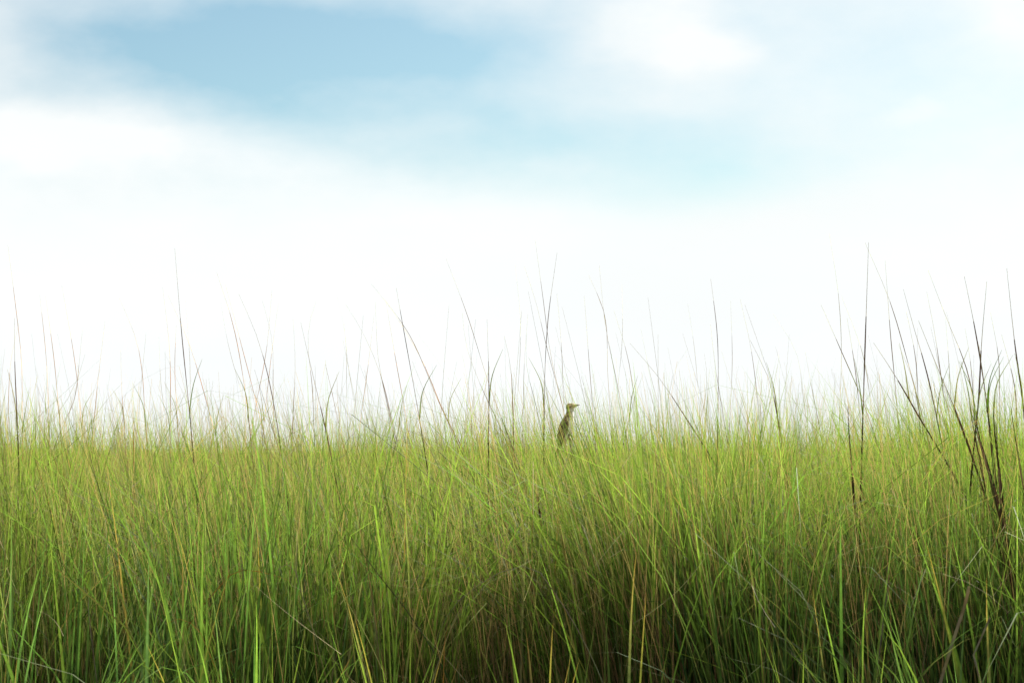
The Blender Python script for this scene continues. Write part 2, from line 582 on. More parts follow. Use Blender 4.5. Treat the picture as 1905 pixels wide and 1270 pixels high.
# tall flower stalks against the sky: tip first, then down the stalk; tone: o orange, b brown, d dark, g green, p pale; landmark phrase if it has one
STALKS = [
    ('L', [(45, 80), (88, 420), (118, 700), (122, 1050)], 'o', 6.0, None),
    ('L', [(97, 480), (92, 700), (103, 1090)], 'd', 5.2, ('dark-footed upright grass stalk near the left edge of the picture', 'dark-footed left edge stalk')),
    ('L', [(100, 500), (60, 690), (42, 1060)], 'o', 6.4, None),
    ('L', [(220, 350), (255, 700), (270, 1050)], 'o', 6.6, None),
    ('L', [(235, 350), (290, 730), (325, 1080)], 'o', 5.8, None),
    ('L', [(345, 300), (420, 760), (445, 1020)], 'o', 6.8, None),
    ('L', [(640, 360), (735, 580), (800, 1120)], 'o', 5.8, ('tan grass stalk with its top arching left in the open left gap', 'arching left gap stalk')),
    ('L', [(575, 490), (530, 880), (515, 1050)], 'o', 6.8, None),
    ('L', [(718, 820), (722, 900), (728, 1060)], 'o', 5.2, ('short snapped orange grass stalk standing just above the leaf tips at left', 'short snapped orange stalk')),
    ('L', [(895, 310), (930, 620), (935, 1180)], 'o', 6.3, None),
    ('L', [(925, 350), (1030, 590), (1150, 990)], 'o', 6.5, None),
    ('L', [(970, 100), (1005, 560), (1050, 1040), (1066, 1250)], 'd', 5.6, ('tallest thin grass stalk left of centre, ending in a dark foot', 'tallest left stalk')),
    ('L', [(1010, 330), (1040, 700), (1045, 960)], 'p', 7.2, None),
    ('L', [(1180, 220), (1265, 480), (1345, 900), (1382, 1210)], 'o', 5.2, ('bright orange grass stalk leaning left, boldest in the left half', 'bright orange stalk')),
    ('L', [(1245, 290), (1330, 620), (1430, 1020)], 'o', 6.4, None),
    ('L', [(1320, 350), (1410, 560), (1520, 1020), (1545, 1200)], 'd', 5.6, None),
    ('L', [(1440, 380), (1490, 580), (1500, 900)], 'b', 6.6, None),
    ('L', [(1500, 330), (1470, 640), (1400, 1000)], 'o', 6.6, None),
    ('L', [(1535, 400), (1500, 640), (1460, 980)], 'o', 6.9, None),
    ('L', [(1615, 480), (1625, 700), (1610, 1050)], 'b', 6.4, None),
    ('L', [(1740, 390), (1705, 500), (1720, 900)], 'b', 6.6, None),
    ('L', [(1650, 500), (1720, 800), (1780, 1050), (1822, 1250)], 'd', 5.3, None),
    ('L', [(1850, 350), (1890, 530), (1905, 900)], 'p', 6.9, None),
    ('L', [(217, 800), (205, 920), (200, 1080)], 'b', 6.0, None),
    ('L', [(1210, 380), (1240, 560), (1345, 960)], 'p', 7.0, None),
    ('L', [(880, 580), (890, 850), (920, 1080)], 'p', 7.0, None),
    ('L', [(450, 540), (430, 750), (405, 930), (340, 1080)], 'b', 6.2, None),
    ('L', [(660, 650), (665, 850), (680, 1050)], 'o', 6.8, None),
    ('L', [(975, 520), (965, 750), (975, 1000)], 'o', 6.4, None),
    ('M', [(5, 400), (70, 500), (190, 760), (280, 1120)], 'b', 5.6, None),
    ('M', [(175, 390), (190, 700), (250, 1000), (275, 1130)], 'b', 5.8, None),
    ('M', [(163, 450), (135, 700), (95, 1000)], 'o', 6.6, None),
    ('M', [(230, 380), (280, 680), (330, 960)], 'o', 6.4, None),
    ('M', [(150, 290), (330, 520), (530, 960), (650, 1220)], 'b', 5.4, ('long brown grass stalk slanting steeply to the left, left of the bird', 'long slanting stalk')),
    ('M', [(225, 370), (420, 690), (570, 1040), (690, 1260)], 'o', 6.0, None),
    ('M', [(285, 310), (330, 560), (405, 980), (440, 1190)], 'd', 5.5, None),
    ('M', [(410, 570), (540, 750), (650, 960)], 'p', 7.0, None),
    ('M', [(560, 150), (670, 440), (800, 850), (930, 1200)], 'b', 5.8, ('tall curved grass stalk bowing left, rising midway toward the bird', 'tall bowing stalk')),
    ('M', [(650, 450), (670, 620), (740, 820), (860, 1080)], 'b', 6.2, None),
    ('M', [(785, 480), (795, 800), (793, 1260)], 'd', 5.4, ('dead straight upright brown grass stalk left of the bird', 'straight upright stalk')),
    ('M', [(880, 580), (915, 740), (925, 900), (932, 1180)], 'd', 5.8, None),
    ('M', [(940, 190), (970, 510), (955, 900)], 'p', 7.0, None),
    ('M', [(990, 190), (1055, 390), (1110, 620), (1200, 960)], 'b', 6.2, None),
    ('M', [(1010, 450), (990, 740), (985, 960)], 'b', 6.6, None),
    ('M', [(1050, 50), (1100, 420), (1130, 650), (1205, 980)], 'b', 6.0, ('tallest grass stalk above the bird, bending to the left', 'tallest stalk above the bird')),
    ('M', [(1172, 110), (1120, 500), (1106, 720), (1098, 1200)], 'd', 5.8, ('dark knotted grass stalk standing immediately left of the bird, tip leaning right', 'dark knotted stalk beside the bird')),
    ('M', [(1170, 340), (1195, 640), (1207, 960)], 'b', 7.2, None),
    ('M', [(1318, 360), (1345, 720), (1365, 960)], 'b', 6.4, None),
    ('M', [(1345, 240), (1425, 430), (1450, 800), (1470, 1100)], 'b', 6.0, None),
    ('M', [(1400, 190), (1435, 520), (1500, 840)], 'b', 6.3, ('tallest grey brown grass stalk just right of the bird', 'tallest stalk right of the bird')),
    ('M', [(1485, 430), (1560, 680), (1600, 920), (1680, 1240)], 'b', 5.7, None),
    ('M', [(1530, 290), (1530, 600), (1500, 900)], 'p', 7.0, None),
    ('M', [(1630, 540), (1680, 780), (1740, 1000)], 'p', 6.7, None),
    ('M', [(1565, 620), (1720, 800), (1890, 1050), (2020, 1250)], 'd', 5.4, ('brown grass stalk slanting low toward the left, right of the bird', 'low slanting stalk')),
    ('M', [(1005, 560), (1000, 700), (1060, 980)], 'g', 6.4, None),
    ('M', [(1645, 780), (1590, 940), (1560, 1060)], 'g', 6.0, None),
    ('M', [(1890, 650), (1820, 760), (1790, 880)], 'p', 7.2, None),
    ('M', [(5, 500), (20, 700), (50, 900)], 'p', 7.0, None),
    ('M', [(350, 840), (330, 950), (300, 1080)], 'g', 5.9, None),
    ('M', [(650, 680), (690, 900), (700, 1060)], 'b', 6.6, None),
    ('R', [(40, 400), (75, 620), (105, 960)], 'p', 6.8, None),
    ('R', [(170, 260), (205, 560), (210, 960), (205, 1260)], 'd', 5.5, ('dark reddish grass stalk with a kinked top, halfway from bird to right edge', 'kinked reddish stalk')),
    ('R', [(285, 380), (292, 700), (275, 1050)], 'b', 6.4, None),
    ('R', [(330, 375), (385, 620), (430, 980), (440, 1100)], 'b', 6.2, None),
    ('R', [(380, 600), (490, 830), (545, 1100), (570, 1250)], 'd', 5.5, None),
    ('R', [(520, 450), (640, 650), (685, 950)], 'p', 6.8, ('pale grass stalk arched over like a bow in the right hand gap', 'pale bow stalk')),
    ('R', [(690, 660), (730, 880), (770, 1090)], 'b', 6.2, None),
    ('R', [(810, 20), (865, 380), (882, 700), (875, 960)], 'p', 6.4, ('tallest of all the grass stalks, pale, left of the straight dark one', 'tallest pale stalk')),
    ('R', [(1037, 60), (1020, 560), (1000, 1200)], 'd', 5.2, ('tall straight black-brown grass stalk with blunt top, boldest on the right', 'tall straight dark stalk')),
    ('R', [(1020, 60), (1155, 380), (1260, 740), (1330, 1000)], 'b', 5.8, None),
    ('R', [(1140, 150), (1170, 600), (1190, 850), (1210, 1150)], 'b', 5.8, None),
    ('R', [(775, 400), (880, 640), (1000, 920), (1080, 1150)], 'b', 5.9, None),
    ('R', [(880, 360), (1000, 680), (1050, 980)], 'p', 6.6, None),
    ('R', [(1070, 610), (1180, 780), (1330, 1040), (1450, 1240)], 'd', 5.3, ('black-brown grass stalk slanting low to the left near the right edge', 'low dark slanting stalk')),
    ('R', [(1225, 320), (1280, 520), (1340, 720), (1450, 1230)], 'd', 5.6, None),
    ('R', [(1345, 220), (1450, 480), (1560, 740), (1625, 1000)], 'b', 5.5, ('tall brown grass stalk sweeping left, high in the right corner thicket', 'tall sweeping corner stalk')),
    ('R', [(1365, 330), (1400, 520), (1440, 800), (1490, 1230)], 'b', 5.9, None),
    ('R', [(1310, 490), (1440, 810), (1500, 950), (1610, 1250)], 'd', 5.0, None),
    ('R', [(1585, 240), (1640, 540), (1665, 720), (1730, 1260)], 'd', 5.3, None),
    ('R', [(1670, 280), (1645, 620), (1635, 900), (1610, 1200)], 'd', 5.3, ('dark upright grass stalk crossing its neighbour near the right edge', 'crossing dark stalk')),
    ('R', [(1805, 200), (1850, 640), (1890, 950), (1900, 1100)], 'd', 5.2, ('dark grass stalk nearest the right edge, leaning slightly left', 'right edge stalk')),
    ('R', [(1690, 450), (1740, 700), (1750, 960)], 'b', 6.2, None),
    ('R', [(1755, 570), (1830, 850), (1850, 1180)], 'b', 5.8, None),
    ('R', [(1575, 530), (1600, 700), (1620, 1000)], 'b', 6.2, None),
    ('R', [(1450, 480), (1470, 700), (1490, 1000)], 'p', 6.7, None),
    ('R', [(1210, 620), (1280, 800), (1320, 1000)], 'b', 6.0, None),
    ('R', [(1240, 440), (1290, 680), (1310, 960)], 'b', 6.3, None),
    ('R', [(922, 960), (925, 1060), (940, 1250)], 'd', 5.0, None),
    ('R', [(1660, 620), (1690, 900), (1720, 1200)], 'd', 5.2, None),
    ('R', [(1600, 900), (1625, 1050), (1690, 1290)], 'b', 4.9, None),
    ('R', [(1612, 930), (1640, 1080), (1702, 1300)], 'd', 5.0, None),
    ('R', [(1640, 980), (1652, 1120), (1690, 1280)], 'd', 4.95, None),
    ('R', [(1725, 940), (1728, 1080), (1745, 1280)], 'b', 4.9, None),
    ('R', [(1741, 900), (1742, 1100), (1760, 1300)], 'd', 5.0, None),
    ('R', [(1700, 1000), (1715, 1130), (1740, 1270)], 'b', 4.95, None),
    ('R', [(1560, 940), (1600, 1100), (1640, 1260)], 'd', 5.05, None),
    ('R', [(1830, 960), (1845, 1100), (1870, 1270)], 'b', 4.9, None),
    ('R', [(155, 760), (145, 960), (135, 1100)], 'b', 6.2, None),
    ('R', [(455, 640), (450, 850), (440, 1060)], 'p', 6.6, None),
    ('R', [(540, 650), (545, 800), (545, 1000)], 'p', 7.2, None),
    ('R', [(910, 480), (960, 780), (985, 1000)], 'b', 6.6, None),
    ('R', [(225, 660), (300, 900), (360, 1050)], 'b', 6.4, None),
    ('R', [(170, 510), (190, 700), (250, 1080)], 'b', 6.2, None),
]
TONE = {  # colour at foot, middle, tip; upper parts paled to imitate the sky's glow
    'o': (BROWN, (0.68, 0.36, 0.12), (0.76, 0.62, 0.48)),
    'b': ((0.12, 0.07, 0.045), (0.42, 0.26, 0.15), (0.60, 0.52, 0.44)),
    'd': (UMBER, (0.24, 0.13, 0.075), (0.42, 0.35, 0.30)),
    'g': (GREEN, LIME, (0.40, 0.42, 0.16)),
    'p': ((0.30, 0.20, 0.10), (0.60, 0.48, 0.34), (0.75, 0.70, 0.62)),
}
TONEWORD = {'o': 'orange tan', 'b': 'brown', 'd': 'dark brown', 'g': 'green', 'p': 'pale'}
ORD = ['next', 'second', 'third', 'fourth', 'fifth', 'sixth', 'seventh', 'eighth', 'ninth', 'tenth']


def make_stalk(pix, tone, d, seed):
    r = random.Random(seed)
    d += -0.35 if tone == 'd' or d < 5.0 else 0.45
    pts = [at(x, y, d) for x, y in pix][::-1]                 # foot first
    foot = to_ground(pts[0], pts[1], d, r.uniform(-0.05, 0.05))
    dy = r.uniform(-0.10, 0.10)
    for i, p in enumerate(pts):
        p.y += dy * (i + 1) / len(pts) * 0.5
    line = catmull([foot] + pts, 26)
    n = len(line)
    rad0 = {'d': 0.0016, 'o': 0.0013, 'b': 0.0012, 'g': 0.0011, 'p': 0.0008}[tone] * r.uniform(0.9, 1.15) * (1.0 if pix[0][0] > 1500 else 0.56)
    a, b, c = TONE[tone]
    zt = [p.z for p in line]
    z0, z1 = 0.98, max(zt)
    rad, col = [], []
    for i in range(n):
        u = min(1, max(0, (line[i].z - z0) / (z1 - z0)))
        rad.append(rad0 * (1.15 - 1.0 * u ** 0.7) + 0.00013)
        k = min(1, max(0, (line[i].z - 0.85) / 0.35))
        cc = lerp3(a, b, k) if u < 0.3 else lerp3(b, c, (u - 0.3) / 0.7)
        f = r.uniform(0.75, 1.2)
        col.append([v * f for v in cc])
    root = empty('grass_stalk', foot)
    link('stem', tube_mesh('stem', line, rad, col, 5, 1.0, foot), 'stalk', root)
    # leaf sheath wrapped round the lower stalk, loose leaf tip leaving it
    ks = max(i for i in range(n) if line[i].z < z0 + 0.16 + 0.05 * r.random())
    s0 = max(0, ks - 9)
    seg = line[s0:ks + 1]
    m = len(seg)
    sc_ = [lerp3(a, UMBER, 0.5) for _ in seg] if tone in 'db' else [lerp3(a, b, 0.4) for _ in seg]
    sc_ = [[v * r.uniform(0.8, 1.2) for v in q] for q in sc_]
    sr = [rad[s0 + i] * 1.0 + 0.0007 * math.sin(math.pi * min(1, (i + 0.6) / m)) ** 0.6 for i in range(m)]
    link('sheath', tube_mesh('sheath', seg, sr, sc_, 5, 1.0, foot), 'stalk', root)
    # narrow closed spike towards the tip
    i0 = int(n * r.uniform(0.72, 0.82))
    sp = catmull(line[i0:min(n, i0 + 4)], 6)
    spr = [rad[i0] * (1.0 + 0.55 * math.sin(math.pi * i / 6)) for i in range(7)]
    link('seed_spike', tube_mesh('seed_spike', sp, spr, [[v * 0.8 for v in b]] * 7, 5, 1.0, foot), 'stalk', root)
    # a leaf off the stalk
    if tone in 'ogd' and r.random() < 0.7:
        p0 = line[ks]
        sgn = r.choice((-1, 1))
        lp = [p0, p0 + Vector((sgn * 0.008, r.uniform(-.01, .01), 0.07)), p0 + Vector((sgn * r.uniform(.015, .045), r.uniform(-.03, .03), 0.14))]
        ll = catmull(lp, 8)
        lc = [v * 2.0 for v in lerp3(LIME, STRAW, r.random())]
        link('leaf', tube_mesh('leaf', ll, [0.0016 * (1 - i / 8.4) + 0.0002 for i in range(9)], [lc] * 9, 4, 0.25, foot), 'leaf', root)
    return root


recs = []
for i, (pn, pix, tone, d, lm) in enumerate(STALKS):
    full = [zp(pn, *p) for p in pix]
    recs.append(dict(o=make_stalk(full, tone, d, 100 + i), tip=full[0][0], tone=tone, lm=lm, lean=full[0][0] - full[-1][0]))
marks = [r for r in recs if r['lm']]
for m in marks:
    tag(m['o'], m['lm'][0], 'grass stalk', 'tall flower stalks against the sky')
buckets = {}
for r in recs:
    if not r['lm']:
        m = min(marks, key=lambda q: abs(q['tip'] - r['tip']))
        buckets.setdefault((marks.index(m), r['tip'] > m['tip']), []).append(r)
for (mi, right), lst in buckets.items():
    lst.sort(key=lambda r: abs(r['tip'] - marks[mi]['tip']))
    for k, r in enumerate(lst):
        lean = 'left-leaning' if r['lean'] < -20 else 'right-leaning' if r['lean'] > 20 else 'upright'
        tag(r['o'], '%s %s grass stalk, %s to the %s of the %s' % (lean, TONEWORD[r['tone']], ORD[k], 'right' if right else 'left', marks[mi]['lm'][1]),
            'grass stalk', 'tall flower stalks against the sky')

# faint thin stalks deeper in the field, nothing tells them apart
pool = []
for k in range(12):
    r = random.Random(900 + k)
    h = r.uniform(1.32, 1.62)
    ln = r.uniform(-0.22, 0.08)
    line = catmull([Vector((0, 0, -0.01)), Vector((ln * 0.25, 0, h * 0.45)), Vector((ln * 0.6, r.uniform(-.03, .03), h * 0.75)), Vector((ln * 1.25, r.uniform(-.06, .06), h))], 12)
    f = r.uniform(0.7, 1.2)
    cols = [[v * f for v in lerp3(BROWN, (0.34, 0.27, 0.19), i / 12)] for i in range(13)]
    pool.append(tube_mesh('faint_stalk', line, [0.0015 * (1.1 - i / 12) + 0.00015 for i in range(13)], cols, 4))
for me in pool:
    me.materials.append(MAT['stalk'])
for k in range(150):
    d = random.uniform(7.2, 15)
    x = random.uniform(-0.29, 0.29) * d
    o = link('faint_stalk', pool[k % 12], None)
    o.location = (x, d, ground_z(x, d))
    o.rotation_euler = (0, 0, random.uniform(-0.5, 0.5))
    s = random.uniform(0.85, 1.12)
    o.scale = (1, 1, s)
    tag(o, 'hair-thin faint grass stalk standing in the field beyond the bird', 'grass stalk', 'faint stalks beyond the bird')

# ------------------------------------------------------------------ broad-bladed tufts in the foreground
BL = []
for k in range(16):
    r = random.Random(300 + k)
    L = 1.0
    K = 10
    bend = r.choice([0.12, 0.2, 0.3, 0.38, 0.5, 0.75]) * r.uniform(0.8, 1.2)
    pw = r.uniform(1.4, 2.6)
    x = z = 0.0
    co, cc, q = [], [], []
    base = cmix(GREEN, LIME, np.array(r.random() * 0.75)) if k % 4 else cmix(GREEN, BLUEG, np.array(0.75))
    base = base * r.uniform(1.1, 1.6)
    tip = np.array(ORANGE) if k % 5 == 0 else base * 1.1 + np.array((0.06, 0.04, 0.0))
    tw = r.uniform(-0.9, 0.9)
    for i in range(K + 1):
        t = i / K
        th = bend * t ** pw
        w = 0.5 * ((1 - t ** 2.6) * (0.55 + 0.45 * min(1, 4 * t)) + 0.012)
        a = tw * t
        fold = 0.22 * w
        for s in (-1, 0, 1):          # V-folded leaf with a keel
            co.append((x + s * w * math.sin(a) * 0.008 + (0 if s else fold * 0.008), s * w * math.cos(a) * 0.008, z))
            kk = t ** 4 if k % 5 == 0 else t
            cc.append(base + (tip - base) * kk * (0.8 if s else 1.0) + (0.02 if s == 0 else 0))
        x += math.sin(th) * L / K; z += math.cos(th) * L / K
    for i in range(K):
        for s in (0, 1):
            q.append((3 * i + s, 3 * i + s + 1, 3 * i + s + 4, 3 * i + s + 3))
    me = mesh_np('blade', np.array(co), np.array(q), np.clip(np.array(cc), 0.01, 0.6))
    me.materials.append(MAT['leaf'])
    BL.append(me)

# pixel column of the foot, distance, mean leaf length, lean to the right (radians), number of leaves, label
TUFTS = [
    (40, 4.0, 0.66, -0.05, 11, 'light green broad-bladed grass tuft in the bottom left corner'),
    (165, 4.3, 0.72, -0.20, 9, 'green grass tuft leaning left, second from the bottom left corner'),
    (275, 4.1, 0.74, 0.02, 11, 'upright broad green grass tuft below the arching left gap stalk'),
    (385, 4.2, 0.78, -0.04, 10, 'forked green grass tuft on a brown foot, a fifth across the bottom edge'),
    (430, 3.9, 0.64, 0.10, 11, 'bright green fanned grass tuft right of the forked tuft at the bottom'),
    (520, 4.6, 0.76, 0.0, 9, 'fine green grass tuft under the bright orange stalk'),
    (620, 4.5, 0.78, -0.14, 10, 'green grass tuft leaning left beside the pale dry straw fan'),
    (735, 4.2, 0.70, -0.02, 11, 'dense green grass tuft at the foot of the dark diagonal stalk'),
    (800, 4.0, 0.62, -0.16, 8, 'low green grass tuft leaning left at the bottom, left of centre'),
    (910, 4.7, 0.80, -0.20, 11, 'broad fan of green blades leaning left below the straight upright stalk'),
    (1025, 4.0, 0.68, -0.02, 10, 'blue green grass tuft at the bottom, straight below the bird'),
    (1120, 5.2, 0.98, -0.01, 12, 'tall tight sheaf of green blades standing right below the bird'),
    (1170, 4.2, 0.76, -0.06, 10, 'upright green grass tuft at the bottom, just right below the bird'),
    (1255, 4.4, 0.72, -0.12, 10, 'green grass tuft leaning left beside the arched pale blade'),
    (1400, 4.6, 0.70, -0.12, 8, 'sparse dark green grass tuft below the kinked reddish stalk'),
    (1590, 4.4, 0.78, -0.06, 13, 'large green grass fan standing alone, bottom right of centre'),
    (1650, 4.2, 0.72, -0.16, 10, 'green grass tuft leaning left against the large right hand fan'),
    (1745, 4.8, 0.84, -0.05, 9, 'slim green grass tuft with yellow blade below the right corner thicket'),
    (1885, 4.4, 0.80, -0.14, 10, 'dark green grass tuft in the bottom right corner'),
    (1450, 4.0, 0.60, 0.12, 8, 'low green grass tuft leaning right at the bottom edge, right of centre'),
    (230, 5.6, 0.98, 0.02, 9, 'yellow green tall tuft reaching the skyline at far left'),
    (690, 5.8, 1.02, -0.04, 11, 'bright lime tuft reaching the skyline, right of the bright orange stalk'),
    (1550, 5.7, 1.03, -0.05, 11, 'bright lime tuft breaking the skyline under the tallest pale stalk'),
    (1300, 5.8, 1.00, -0.05, 9, 'lime tuft at the skyline left of the kinked reddish stalk'),
]
for ti, (px, d, L, lean, nb, lab) in enumerate(TUFTS):
    r = random.Random(500 + ti)
    x = (px - 952.5) / FPX * d
    root = tag(empty('grass_tuft', (x, d, ground_z(x, d) - 0.008)), lab, 'grass tuft', 'broad-bladed tufts in the foreground')
    for b in range(int(nb * 1.5)):
        o = link('blade', BL[r.randrange(16)], None, root)
        aa = r.uniform(0, 2 * math.pi)
        rr = 0.022 * math.sqrt(r.random())
        o.location = (rr * math.cos(aa), rr * math.sin(aa), 0)
        s = L * r.uniform(0.62, 1.12) * 1.12
        ws = r.uniform(0.9, 1.65) * (1.0 if L < 0.9 else 0.75)
        out = r.uniform(0.02, 0.20)
        z_, y_ = r.uniform(0, 2 * math.pi), 0
        rot = Matrix.Rotation(lean + r.gauss(0, 0.05), 4, 'Y') @ Matrix.Rotation(z_, 4, 'Z') @ Matrix.Rotation(out, 4, 'Y')
        o.rotation_euler = rot.to_euler()
        o.scale = (s, ws, s)

# ------------------------------------------------------------------ single dry straws and arched blades one can pick out
# photo points from the free end down to where it is lost in the grass, distance, half width, colours (end, foot), name, label
STRAWS = [
    ([(1021, 1150), (1031, 1125), (1060, 1130), (1068, 1180)], 4.1, 0.0030, LIME, GREEN, 'arched_blade', 'yellow green blade arched into a small hook at bottom, below the bird'),
    ([(1310, 1010), (1352, 955), (1340, 1085)], 4.9, 0.0020, STRAW, GREY, 'folded_straw', 'pale straw folded to a sharp point below the kinked reddish stalk'),
    ([(676, 1020), (684, 1060), (692, 1115)], 4.5, 0.0026, STRAW, BROWN, 'dry_straw', 'upright pale tan straw with fanned foot, left of centre'),
    ([(676, 1022), (668, 1070), (655, 1110)], 4.5, 0.0016, STRAW, BROWN, 'dry_straw', 'thin tan straw spreading left from the pale fanned straw'),
    ([(640, 980), (690, 1050), (760, 1140), (800, 1200)], 4.2, 0.0024, UMBER, GREEN, 'diagonal_stalk', 'long black grass stalk lying diagonally left of centre, green at its foot'),
    ([(540, 1080), (505, 1068), (437, 1063), (400, 1100)], 4.4, 0.0024, ORANGE, GREEN, 'arched_blade', 'green blade arching right to an orange end in the left half'),
    ([(312, 1158), (335, 1150), (370, 1172), (385, 1205)], 4.1, 0.0018, ORANGE, GREEN, 'arched_blade', 'small orange-tipped blade arching left over the forked tuft'),
    ([(960, 1076), (985, 1110), (1000, 1079), (1012, 1130)], 4.3, 0.0014, STRAW, LIME, 'curled_straw', 'curled yellow straw left of the hooked blade below the bird'),
    ([(1533, 878), (1530, 910), (1524, 965)], 5.2, 0.0024, STRAW, GREY, 'broken_straw', 'whitish broken straw standing upright, right of the kinked reddish stalk'),
    ([(1540, 925), (1585, 945), (1648, 972), (1680, 1010)], 5.0, 0.0022, GREY, GREY, 'fallen_straw', 'grey straw lying sideways across the grass at right'),
    ([(1461, 868), (1472, 905), (1484, 945), (1490, 1000)], 5.2, 0.0022, ORANGE, LIME, 'yellow_blade', 'narrow orange yellow blade leaning left below the low slanting stalk'),
    ([(1748, 952), (1742, 990), (1735, 1060)], 4.9, 0.0024, ORANGE, LIME, 'yellow_blade', 'orange yellow blade standing upright in the right hand grass'),
    ([(1307, 975), (1312, 1040), (1322, 1115)], 4.8, 0.0028, ORANGE, LIME, 'yellow_blade', 'yellow blade standing left of the folded pale straw'),
    ([(1448, 1268), (1490, 1215), (1525, 1200), (1570, 1240)], 3.95, 0.0030, LIME, GREEN, 'arched_blade', 'long green blade arching low over the bottom edge, right of centre'),
    ([(1803, 1090), (1795, 1125), (1780, 1170)], 4.3, 0.0036, STRAW, GREY, 'dead_leaf', 'broad grey dead leaf hanging upright at lower right'),
    ([(1842, 1148), (1811, 1218), (1830, 1290)], 4.0, 0.0020, GREY, GREY, 'folded_straw', 'grey straw bent like an elbow in the bottom right'),
    ([(62, 1015), (72, 998), (95, 1006), (110, 1040)], 4.6, 0.0020, LIME, GREEN, 'looped_grass_blade', 'yellow green blade curled to a loop near the left edge'),
    ([(70, 1180), (85, 1158), (105, 1178), (130, 1240)], 4.0, 0.0020, LIME, DEEP, 'arched_blade', 'small green blade arching left over the bottom left corner'),
    ([(1204, 1118), (1225, 1118), (1248, 1150), (1262, 1200)], 4.3, 0.0034, GREEN, GREEN, 'arched_blade', 'broad green blade arching left at lower right of the bird'),
    ([(830, 1120), (860, 1117), (842, 1160)], 4.2, 0.0018, STRAW, GREY, 'curled_straw', 'pale straw with a hooked tip, lower left of centre'),
    ([(836, 1163), (828, 1185), (826, 1230)], 4.1, 0.0020, ORANGE, BROWN, 'dry_straw', 'short rust brown straw near the bottom, left of centre'),
    ([(1236, 930), (1262, 955), (1330, 965), (1352, 1000)], 5.2, 0.0018, GREY, GREY, 'fallen_straw', 'whitish straw kinked sideways, right below the bird'),
    ([(1208, 893), (1207, 930), (1204, 1000)], 5.4, 0.0014, STRAW, STRAW, 'dry_straw', 'thin white upright straw right below the bird'),
    ([(785, 1270), (850, 1120), (1000, 1060), (1030, 1100)], 4.0, 0.0012, GREY, GREY, 'fallen_straw', 'long grey straw lying diagonally across the grass at lower centre'),
    ([(430, 1130), (480, 1085), (543, 1050), (560, 1100)], 4.2, 0.0014, GREY, STRAW, 'fallen_straw', 'thin pale straw rising diagonally under the bright orange stalk'),
    ([(105, 1110), (160, 1094), (165, 1140)], 4.2, 0.0018, GREY, UMBER, 'fallen_straw', 'dark straw lying almost level near the left edge'),
    ([(1010, 1000), (1004, 955), (1000, 920), (1015, 1060)], 4.9, 0.0020, UMBER, BROWN, 'broken_stalk', 'short black stem standing upright below the bird'),
    ([(1745, 1085), (1735, 1120), (1726, 1180)], 4.4, 0.0016, STRAW, GREY, 'dry_straw', 'thin tan straw left of the broad grey dead leaf'),
    ([(1650, 1050), (1653, 1080), (1645, 1140)], 4.5, 0.0024, GREY, GREY, 'dead_leaf', 'pale stubby dead leaf tip behind the leaning right hand tuft'),
    ([(15, 990), (40, 960), (90, 1010), (150, 1110)], 4.4, 0.0016, LIME, GREEN, 'arched_blade', 'thin blade arched over the tufts at the left edge'),
]
for k, (pix, d, hw, ce, cf, nm, lab) in enumerate(STRAWS):
    r = random.Random(700 + k)
    pts = [at(x, y, d - 0.06 * i / len(pix)) for i, (x, y) in enumerate(pix)][::-1]
    foot = to_ground(pts[0], pts[1], d + 0.02)
    sharp = 'fold' in nm
    if sharp:
        line = catmull([foot, pts[0]], 6)[:-1]
        for a, b in zip(pts[:-1], pts[1:]):
            line += [a.lerp(b, i / 6) for i in range(6)]
        line.append(pts[-1])
    else:
        line = catmull([foot] + pts, 28)
    n = len(line)
    rad = [hw * (1.0 if nm in ('broken_straw', 'dead_leaf', 'folded_straw', 'broken_stalk') else (1 - 0.85 * (i / (n - 1)) ** 2.5)) for i in range(n)]
    col = [[v * r.uniform(0.85, 1.15) for v in lerp3(cf, ce, min(1, max(0, (i / (n - 1) - 0.45) / 0.5)))] for i in range(n)]
    o = link(nm, tube_mesh(nm, line, rad, col, 6, 0.3, foot), 'dry' if ce in (STRAW, GREY, UMBER) else 'leaf')
    o.location = foot
    tag(o, lab, 'grass blade' if ('blade' in nm) else 'dry straw')

# ------------------------------------------------------------------ the bird and the stems it clings to
BD = 6.15
MPP = BD / FPX                       # metres per photograph pixel at the bird


def B(px, py, off=0.0):
    p = at(px, py, BD)
    p.y += off
    return p


PERCH = [
    ([(1043, 812), (1046, 840), (1051, 880)], -0.016, 0.0021, 'black perch stem under the left foot of the bird'),
    ([(1058, 806), (1061, 836), (1066, 880)], -0.013, 0.0019, 'black perch stem under the right foot of the bird'),
    ([(1039, 818), (1041, 845), (1048, 885)], 0.012, 0.0016, 'brown perch stem leftmost below the bird'),
    ([(1050, 815), (1055, 850), (1058, 890)], 0.014, 0.0016, 'brown perch stem behind the middle of the bird'),
    ([(1064, 808), (1069, 845), (1073, 885)], 0.020, 0.0014, 'slim brown perch stem rightmost below the bird'),
]
perch_lines = []
for k, (pix, off, rr, lab) in enumerate(PERCH):
    pts = [B(x, y, off) for x, y in pix][::-1]
    foot = to_ground(pts[0], pts[1], BD + off + 0.02)
    line = catmull([foot] + pts, 24)
    perch_lines.append(line)
    n = len(line)
    f = UMBER if k < 2 else BROWN
    col = [[v * random.uniform(0.7, 1.3) for v in lerp3(BROWN, f, i / n)] for i in range(n)]
    o = link('perch_stem', tube_mesh('perch_stem', line, [rr * (1.1 - 0.35 * i / n) for i in range(n)], col, 6, 1.0, foot), 'stalk')
    o.location = foot
    tag(o, lab, 'grass stem', 'stems carrying the bird')

bird_o = B(1050, 832)
bird = tag(empty('bird', bird_o), 'small streaked brown bird with pale breast perched in the grass, facing right', 'bird')


